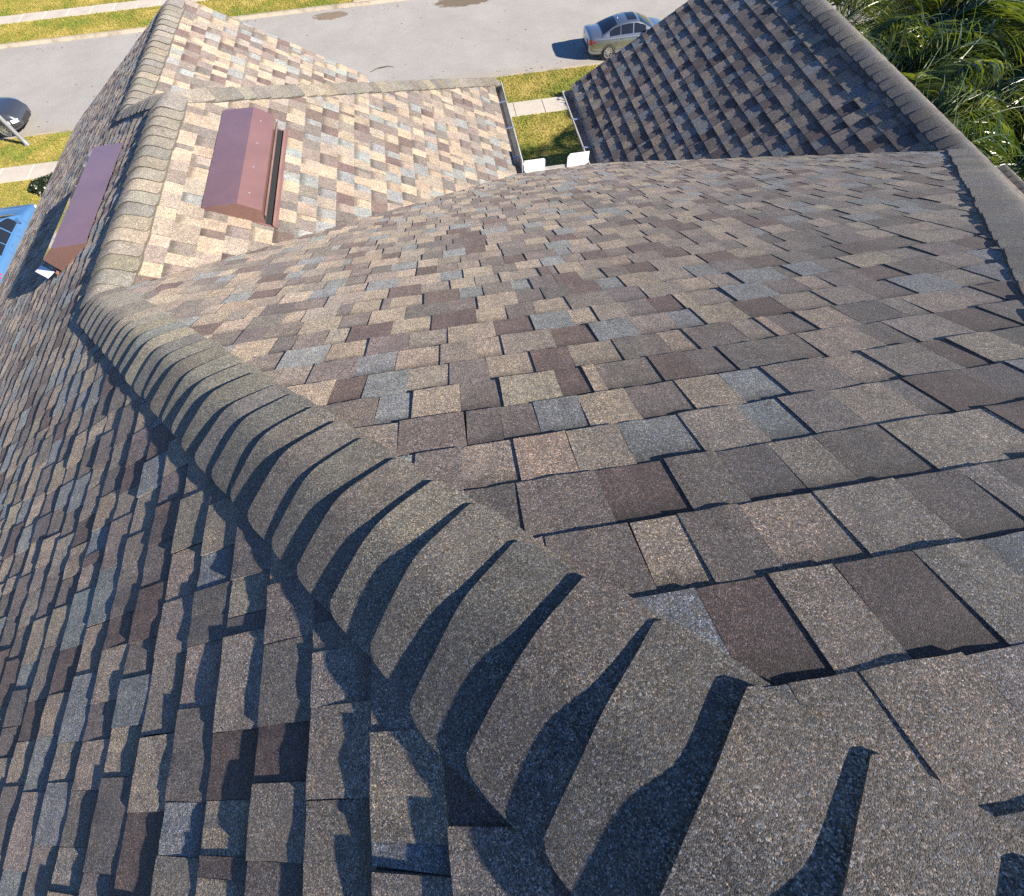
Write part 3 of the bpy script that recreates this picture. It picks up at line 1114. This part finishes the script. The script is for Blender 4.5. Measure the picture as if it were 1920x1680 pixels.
    for x in P['axle']:
        for sg in (-1, 1):
            w = f('w', x)
            yc = sg * (w - .10)
            MB().lathe([(R + .05, .085 * sg), (R + .055, .108 * sg), (R + .02, .112 * sg), (R + .01, .06 * sg)], (x, yc, R), 'y').local("wheel_arch", M_BLACK, root)
            wl = bpy.data.objects.new("wheel", None)
            col.objects.link(wl)
            wl.parent = root
            MB().lathe([(R * .66, .10 * sg), (R * .93, .118 * sg), (R, .09 * sg), (R, -.11 * sg), (R * .7, -.12 * sg)], (x, yc, R), 'y').local("tyre", M_TYRE, wl, True)
            rim = MB().lathe([(R * .66, .085 * sg), (R * .70, .112 * sg), (R * .62, .108 * sg), (R * .60, .05 * sg)], (x, yc, R), 'y')
            for kk in range(10):
                an = 2 * math.pi * kk / 10
                ca, sa = math.cos(an), math.sin(an)
                rim.prism([(-.022, .03), (.022, .03), (.016, R * .64), (-.016, R * .64)], (x, yc + sg * .092, R), (-sa, 0, ca), (ca, 0, sa), (0, sg, 0), .016)
            rim.lathe([(0, .112 * sg), (.05, .11 * sg), (.06, .08 * sg)], (x, yc, R), 'y', 14)
            rim.local("rim", M_RIM, wl)
    # lamps
    for sg in (-1, 1):
        V, F = [], []
        rows = [(x, z) for x in (0.0, .04, .14, .30) for z in (P['tl'][0], (P['tl'][0] + P['tl'][1]) / 2, P['tl'][1])]
        for i, x in enumerate((0.015, .04, .14, .30)):
            zs = [P['tl'][0] + .03 * (x > .2), (P['tl'][0] + P['tl'][1]) / 2, P['tl'][1] - .02 * (x > .2)]
            for z in zs:
                h = half(x)
                y = float(np.interp(z, [a[1] for a in h[:6]], [a[0] for a in h[:6]]))
                V.append((x - .004, sg * (y + .008), z))
        inner = [(-.010, sg * f('w', 0) * .55, z) for z in (P['tl'][0] + .02, (P['tl'][0] + P['tl'][1]) / 2, P['tl'][1] - .02)]
        V = inner + V
        for i in range(4):
            for j in range(2):
                F.append((3 * i + j, 3 * i + j + 1, 3 * i + j + 4, 3 * i + j + 3))
        obj_local("tail_light", V, F, M_TAIL, root, True)
        V, F = [], []
        for x in (L + .004, L - .05, L - .2, L - .42):
            for z in (.60, .67, .74):
                h = half(min(x, L))
                y = float(np.interp(z, [a[1] for a in h[:6]], [a[0] for a in h[:6]]))
                V.append((x + .006, sg * (y + .008), min(z, f('deck', min(L, x)) - .02)))
        for i in range(3):
            for j in range(2):
                F.append((3 * i + j, 3 * i + j + 1, 3 * i + j + 4, 3 * i + j + 3))
        obj_local("headlight", V, F, M_LENS, root, True)
        # door handles, mirror
        for x in P['handles']:
            y = half(x)[4][0]
            MB().box((x - .09, min(sg * (y - .01), sg * (y + .028)), P['belt'] - .12), (x + .09, max(sg * (y - .01), sg * (y + .028)), P['belt'] - .085)).local("door_handle", mat, root)
        xm = P['mirror']
        y = half(xm)[5][0]
        MB().bevbox((xm - .08, min(sg * (y - .02), sg * (y + .17)), P['belt'] + .01), (xm + .08, max(sg * (y - .02), sg * (y + .17)), P['belt'] + .16), .03).local("side_mirror", mat, root)
        # door seams
        for x in P['seams']:
            V, F = [], []
            for p, q in ((half(x)[i] for i in (1, 2)), (half(x)[i] for i in (2, 3)), (half(x)[i] for i in (3, 4))):
                b0 = len(V)
                V += [(x - .006, sg * (p[0] + .003), p[1]), (x + .006, sg * (p[0] + .003), p[1]), (x + .006, sg * (q[0] + .003), q[1]), (x - .006, sg * (q[0] + .003), q[1])]
                F.append((b0, b0 + 1, b0 + 2, b0 + 3))
            obj_local("door_seam", V, F, M_BLACK, root)
    MB().box((-.012, -.26, .60), (.0, .26, .73)).local("number_plate", M_PLATE, root)
    MB().box((-.014, -f('w', 0) * .78, P['low'][0][1] + .02), (.01, f('w', 0) * .78, P['low'][0][1] + .13)).local("rear_bumper", M_BLACK, root)
    MB().box((L - .01, -.45, .36), (L + .014, .45, .58)).local("grille", M_BLACK, root)
    return root


SEDAN = dict(L=4.9, belt=0.98, R=0.335,
             deck=[(0, .93), (.05, 1.02), (.2, 1.06), (.9, 1.07), (3.4, 1.03), (4.2, .93), (4.65, .80), (4.82, .70), (4.9, .62)],
             w=[(0, .72), (.05, .80), (.2, .875), (.5, .915), (.9, .93), (3.9, .93), (4.4, .89), (4.7, .80), (4.9, .64)],
             low=[(0, .36), (.15, .27), (.5, .22), (4.4, .22), (4.8, .27), (4.9, .34)],
             roof=[(.62, 1.03, .66), (.95, 1.16, .64), (1.35, 1.32, .60), (1.75, 1.42, .58), (2.2, 1.46, .58), (2.65, 1.45, .58), (3.0, 1.35, .60), (3.4, 1.18, .65), (3.75, 1.01, .70)],
             win=[(1.12, 1.72), (1.76, 2.42), (2.48, 3.15)], rg=(.78, 1.55), fg=(2.85, 3.62), sunroof=(2.15, 2.65), axle=(1.12, 4.0),
             tl=(.72, .92), handles=(1.85, 2.75), mirror=3.15, seams=(1.5, 2.45, 3.35))
SUV = dict(L=4.7, belt=1.08, R=0.36,
           deck=[(0, 1.02), (.05, 1.10), (.2, 1.12), (3.4, 1.12), (4.2, 1.04), (4.55, .92), (4.7, .74)],
           w=[(0, .80), (.05, .86), (.25, .91), (3.9, .92), (4.4, .88), (4.7, .70)],
           low=[(0, .42), (.2, .32), (4.4, .30), (4.7, .40)],
           roof=[(.10, 1.10, .74), (.35, 1.40, .68), (.6, 1.58, .64), (1.2, 1.66, .62), (2.2, 1.68, .62), (2.75, 1.60, .63), (3.2, 1.36, .67), (3.65, 1.12, .74)],
           win=[(.62, 1.4), (1.46, 2.2), (2.28, 3.05)], rg=(.16, .52), fg=(2.85, 3.55), sunroof=(1.6, 2.3), axle=(.95, 3.75),
           tl=(.80, 1.05), handles=(1.6, 2.5), mirror=3.1, seams=(1.43, 2.24, 3.2))

car((10.62, 27.52, RZ), 0.0, M_SILVER, "silver sedan parked at the kerb beside the dark right-hand roof", SEDAN)
car((-24.95, 27.20, RZ), 0.0, M_GREY, "grey car cut off at the picture's left edge behind the lamp post", SUV)
car((-17.55, 14.0, GZ + .03), math.pi / 2, M_BLUE, "blue car on the driveway below the left eave", SEDAN)

# ------------------------------------------------------------------ street lamp
M_POLE = plain("galvanised_pole", (0.20, 0.205, 0.21), 0.6, metal=0.2, var=0.12, scale=5)
lamp = empty("street_lamp", (-19.93, 25.22, GZ), "grey street lamp post standing on the grass strip beside the kerb", "street lamp")
MB().lathe([(0, 0), (.17, 0), (.17, .03), (.11, .05), (.105, .3), (.085, 4.0), (.065, 7.8), (0, 7.8)], (-19.93, 25.22, GZ), 'z', 18).world("pole", M_POLE, lamp, True)
MB().tube([(-19.93, 25.22, GZ + 7.6), (-19.93, 25.7, GZ + 8.0), (-19.93, 26.6, GZ + 8.15), (-19.93, 27.3, GZ + 8.15)], [.045, .04, .035, .035], 10).world("arm", M_POLE, lamp, True)
MB().bevbox((-20.08, 27.2, GZ + 8.05), (-19.78, 27.85, GZ + 8.22), .05).world("lamp_head", M_POLE, lamp)

# ------------------------------------------------------------------ palms
def leaf_mat(name, c, trans=0.25):
    m, nt, b = new_mat(name)
    L = nt.links.new
    oi = N(nt, 'ShaderNodeObjectInfo')
    no = N(nt, 'ShaderNodeTexNoise', Scale=2.2, Detail=4.0)
    L(world_pos(nt), no.inputs['Vector'])
    r = ramp(nt, no.outputs[0], [(0.3, tuple(x * .55 for x in c)), (0.52, c), (0.66, (c[0] * 2.6, c[1] * 1.9, c[2] * 1.6)), (0.78, (c[0] * 4.4, c[1] * 2.7, c[2] * 2.6))])
    L(r.outputs[0], b.inputs['Base Color'])
    b.inputs['Roughness'].default_value = 0.33
    b.inputs['Specular IOR Level'].default_value = 0.6
    tr = N(nt, 'ShaderNodeBsdfTranslucent')
    L(mixc(nt, r.outputs[0], (1.6, 1.5, 0.5), 1.0, 'MULTIPLY'), tr.inputs['Color'])
    mx = N(nt, 'ShaderNodeMixShader')
    mx.inputs[0].default_value = trans
    L(b.outputs[0], mx.inputs[1])
    L(tr.outputs[0], mx.inputs[2])
    L(mx.outputs[0], nt.nodes['Material Output'].inputs['Surface'])
    return m


M_PALM = leaf_mat("palm_leaf", (0.060, 0.098, 0.022), 0.28)
M_PALMY = leaf_mat("palm_seed_stalk", (0.30, 0.26, 0.06), 0.2)
M_TRUNK = plain("palm_trunk", (0.17, 0.14, 0.11), 0.9, var=0.35, scale=14, bump=0.02)


def frond_mesh(name, L, droop, nl, ll, seed, mt):
    r = random.Random(seed)
    V, F = [], []
    pts = []
    K = 16
    for i in range(K + 1):
        t = i / K
        pts.append(V3((L * (t - 0.16 * t * t), 0.10 * math.sin(3 * t + seed) * t, L * (0.55 * t - (0.55 + droop) * t * t))))

    def at(t):
        k = min(K - 1, int(t * K))
        q = t * K - k
        return pts[k].lerp(pts[k + 1], q), (pts[k + 1] - pts[k]).normalized()
    rb = MB().tube(pts, [0.032 * (1 - .85 * i / K) + .004 for i in range(K + 1)], 5)
    V += rb.v
    F += rb.f
    for i in range(nl):
        t = 0.10 + 0.89 * i / nl
        p, tg = at(t)
        for sg in (-1, 1):
            side = V3((0, 0, 1)).cross(tg).normalized() * sg
            upv = tg.cross(side) * sg
            ln = ll * (0.55 + 0.6 * math.sin(math.pi * min(1, t * .9 + .12))) * r.uniform(.8, 1.15)
            fw = r.uniform(.35, .75) + t * .4
            el = r.uniform(-.25, .55)
            d0 = (side + tg * fw + V3((0, 0, 1)) * el).normalized()
            w = 0.016 * r.uniform(.8, 1.2)
            nrm = (tg * r.uniform(.2, 1) + V3((0, 0, 1)) * r.uniform(.1, .6)).normalized()
            wd = d0.cross(nrm).normalized() * w
            q = p.copy()
            dr = r.uniform(.5, 1.4)
            b0 = len(V)
            S = 4
            dd = d0.copy()
            for s in range(S + 1):
                k = 1 - (s / S) ** 1.8
                V += [tuple(q - wd * (k + .06)), tuple(q + wd * (k + .06))]
                dd = (dd + V3((0, 0, -1)) * dr * .30).normalized()
                q = q + dd * (ln / S)
            for s in range(S):
                F.append((b0 + 2 * s, b0 + 2 * s + 1, b0 + 2 * s + 3, b0 + 2 * s + 2))
    return mesh(name, V, F, mt)


M_PALML = leaf_mat("palm_leaf_pale", (0.082, 0.118, 0.030), 0.30)
FR = [frond_mesh("frond", 3.3, 0.35, 66, 1.15, 1, M_PALM), frond_mesh("frond", 3.0, 0.75, 62, 1.15, 2, M_PALML), frond_mesh("frond", 2.8, 1.05, 60, 1.2, 3, M_PALM), frond_mesh("frond", 2.4, 0.05, 50, 1.0, 4, M_PALML),
      frond_mesh("frond", 3.1, 0.55, 62, 1.2, 5, M_PALML)]


def stalk_mesh():
    r = random.Random(5)
    mb = MB()
    for i in range(38):
        a = r.uniform(0, 6.28)
        l = r.uniform(.5, 1.1)
        o = r.uniform(.1, .45)
        mb.tube([(0, 0, 0), (o * math.cos(a) * .6, o * math.sin(a) * .6, .12), (o * math.cos(a), o * math.sin(a), -l * .4), (o * math.cos(a) * 1.05, o * math.sin(a) * 1.05, -l)], [.012, .011, .009, .004], 4)
    return mesh("seed_stalk", mb.v, mb.f, M_PALMY)


ST = stalk_mesh()


def palm(x, y, ztop, lean, label, seed, nf=30, sc=1.0):
    r = random.Random(seed)
    root = empty("palm_tree", (x, y, GZ), label, "palm tree", "palm trees beyond the right-hand slope")
    H = ztop - GZ
    tp = [(x + lean[0] * (k / 8) ** 2, y + lean[1] * (k / 8) ** 2, GZ - .05 + H * k / 8) for k in range(9)]
    MB().tube(tp, [.20, .17, .16, .155, .15, .15, .15, .16, .13], 12).world("trunk", M_TRUNK, root, True)
    cx, cy, cz = tp[-1]
    for i in range(nf):
        k = i / nf
        me = FR[r.choice([3, 0, 4]) if k < .25 else r.choice([0, 1, 4]) if k < .65 else r.choice([1, 2, 2])]
        o = bpy.data.objects.new("frond", me)
        put(o, root, (cx, cy, cz - .1 - .25 * k))
        el = math.radians(48 - 62 * k + r.uniform(-8, 8))
        o.rotation_euler = (r.uniform(-.35, .35), -el + .3, i * 2.39996 + r.uniform(-.2, .2))
        s = sc * r.uniform(.85, 1.12)
        o.scale = (s, s, s)
    for a in range(2):
        o = bpy.data.objects.new("seed_stalk", ST)
        an = r.uniform(0, 6.28)
        put(o, root, (cx + .35 * math.cos(an), cy + .35 * math.sin(an), cz - .15))
        o.scale = (1.1, 1.1, 1.2)
    return root


for k_, (px_, py_, pz_, lab_) in enumerate([
        (10.9, 5.0, -4.3, "palm with hanging yellow seed strands nearest the right ridge"),
        (12.3, 7.2, -4.4, "dark palm just behind the seeding palm by the right ridge"),
        (13.6, 9.0, -4.6, "dark palm at the top edge above the right ridge"),
        (13.4, 12.0, -4.8, "palm farthest up along the right ridge line"),
        (16.4, 11.6, -4.6, "palm at the top edge, second from the corner"),
        (18.8, 10.2, -4.4, "palm in the top right corner of the picture"),
        (16.0, 8.0, -4.3, "bright palm in the middle of the palm clump"),
        (14.2, 5.6, -4.4, "bright palm right of the hanging seed strands"),
        (17.6, 6.0, -4.6, "palm at the right edge, above the lower one"),
        (12.2, 3.0, -5.2, "short palm beside the low side wing"),
        (14.6, 2.6, -4.9, "palm at the right edge over the side wing roof"),
        (20.6, 16.6, -5.2, "palm towards the street, behind the ridge at the top edge"),
        (19.6, 13.4, -4.8, "palm towards the street, right of its neighbour at the top edge"),
        (22.4, 11.4, -4.6, "outermost palm near the top right corner")]):
    palm(px_, py_, pz_, (random.uniform(-.3, .3), random.uniform(-.2, .3)), lab_, 11 + k_, 40)

# shrub hidden behind the eaves, its shadow showing; low dark leaves imitate another shadow
M_SHRUB = leaf_mat("shrub_leaf", (0.05, 0.09, 0.022), 0.15)
M_SHADELEAF = leaf_mat("shadow_patch_leaf", (0.016, 0.026, 0.010), 0.1)  # near-black leaf colour standing in for a cast shadow on the lawn


def shrub(name, x, y, h, rr, label, seed, n=900, mat=None):
    r = random.Random(seed)
    root = empty(name, (x, y, GZ), label, "shrub")
    V, F = [], []
    for i in range(n):
        a, b = r.uniform(0, 6.28), math.acos(r.uniform(-.3, 1))
        q = r.uniform(.55, 1.0) * (1 + .18 * math.sin(3 * a + seed))
        p = V3((x + rr * q * math.sin(b) * math.cos(a), y + rr * q * math.sin(b) * math.sin(a), GZ + h * (.45 + .5 * q * math.cos(b))))
        d1 = V3((r.uniform(-1, 1), r.uniform(-1, 1), r.uniform(-.4, 1))).normalized() * .13
        d2 = d1.cross(V3((r.uniform(-1, 1), r.uniform(-1, 1), r.uniform(-1, 1)))).normalized() * .05
        b0 = len(V)
        V += [p - d1, p + d2, p + d1, p - d2]
        F.append((b0, b0 + 1, b0 + 2, b0 + 3))
    obj_world("crown", V, F, mat or M_SHRUB, root)
    MB().tube([(x, y, GZ - .05), (x + .03, y, GZ + h * .7)], [.06, .02], 7).world("trunk", M_TRUNK, root)


shrub("shrub", 12.5, 21.2, 2.7, .8, "tall leafy shrub on the front lawn behind the right-hand roof", 1, 1300)
shrub("shrub", -17.45, 21.25, .28, .85, "shadow patch on the lawn beside the left eave, made of low dark leaves", 5, 3200, M_SHADELEAF)
shrub("shrub", -15.3, 41.9, 0.9, .5, "small bright shrub across the street by the far sidewalk", 6, 500)

# ------------------------------------------------------------------ grass blades and street litter
def blades(name, zones, n, label):
    A = [(x1 - x0) * (y1 - y0) for x0, x1, y0, y1 in zones]
    V = np.zeros((n, 3, 3), dtype=np.float32)
    k = 0
    for (x0, x1, y0, y1), a in zip(zones, A):
        c = int(n * a / sum(A))
        if k + c > n: c = n - k
        x = rng.uniform(x0, x1, c)
        y = rng.uniform(y0, y1, c)
        an = rng.uniform(0, 6.283, c)
        w = rng.uniform(.008, .02, c)
        h = rng.uniform(.035, .10, c)
        lx, ly = rng.normal(size=c) * .045, rng.normal(size=c) * .045
        V[k:k + c, 0] = np.stack([x - w * np.cos(an), y - w * np.sin(an), np.full(c, GZ - .005)], 1)
        V[k:k + c, 1] = np.stack([x + w * np.cos(an), y + w * np.sin(an), np.full(c, GZ - .005)], 1)
        V[k:k + c, 2] = np.stack([x + lx, y + ly, GZ + h], 1)
        k += c
    V = V[:k].reshape(-1, 3)
    me = bpy.data.meshes.new(name)
    me.from_pydata(V.tolist(), [], [(3 * i, 3 * i + 1, 3 * i + 2) for i in range(k)])
    me.materials.append(M_GRASS)
    o = put(bpy.data.objects.new(name, me))
    return tag(o, label, "grass", kind='stuff')


blades("grass", [(-24, 14, 23.36, 25.96), (3.5, 11, 16.0, 22.05), (-22, -13, 17.5, 22.05), (-34, 0, 37.12, 39.93), (-34, -4, 41.2, 46)], 150000, "patchy yellow-green lawn grass along both sidewalks")

M_LITTER = plain("dead_leaf", (0.10, 0.07, 0.04), 0.9, var=0.4, scale=3)
V, F = [], []
r = random.Random(3)
for i in range(230):
    x = r.uniform(-24, 12)
    y = r.choice([r.uniform(26.4, 27.6), r.uniform(35.6, 36.8), r.uniform(27, 36.5)])
    s = r.uniform(.012, .07)
    a = r.uniform(0, 6.28)
    e = r.uniform(.25, .6)
    b0 = len(V)
    for k in range(5):
        t = a + k * 6.283 / 5
        V.append((x + s * math.cos(t) + s * .5 * math.cos(a), y + s * e * math.sin(t), RZ + .006 + r.uniform(0, .02)))
    F.append(tuple(range(b0, b0 + 5)))
tag(obj_world("fallen_leaves", V, F, M_LITTER), "dry leaves and scraps scattered on the street", "litter", kind='stuff')
tw = MB().tube([(-1.75, 28.45, RZ + .03), (-1.3, 28.72, RZ + .05), (-.7, 28.78, RZ + .06), (-.35, 28.66, RZ + .03)], [.012, .02, .018, .008], 6).world("twig", M_LITTER)
tag(tw, "curved dry twig lying on the asphalt near the far hip corner", "twig")
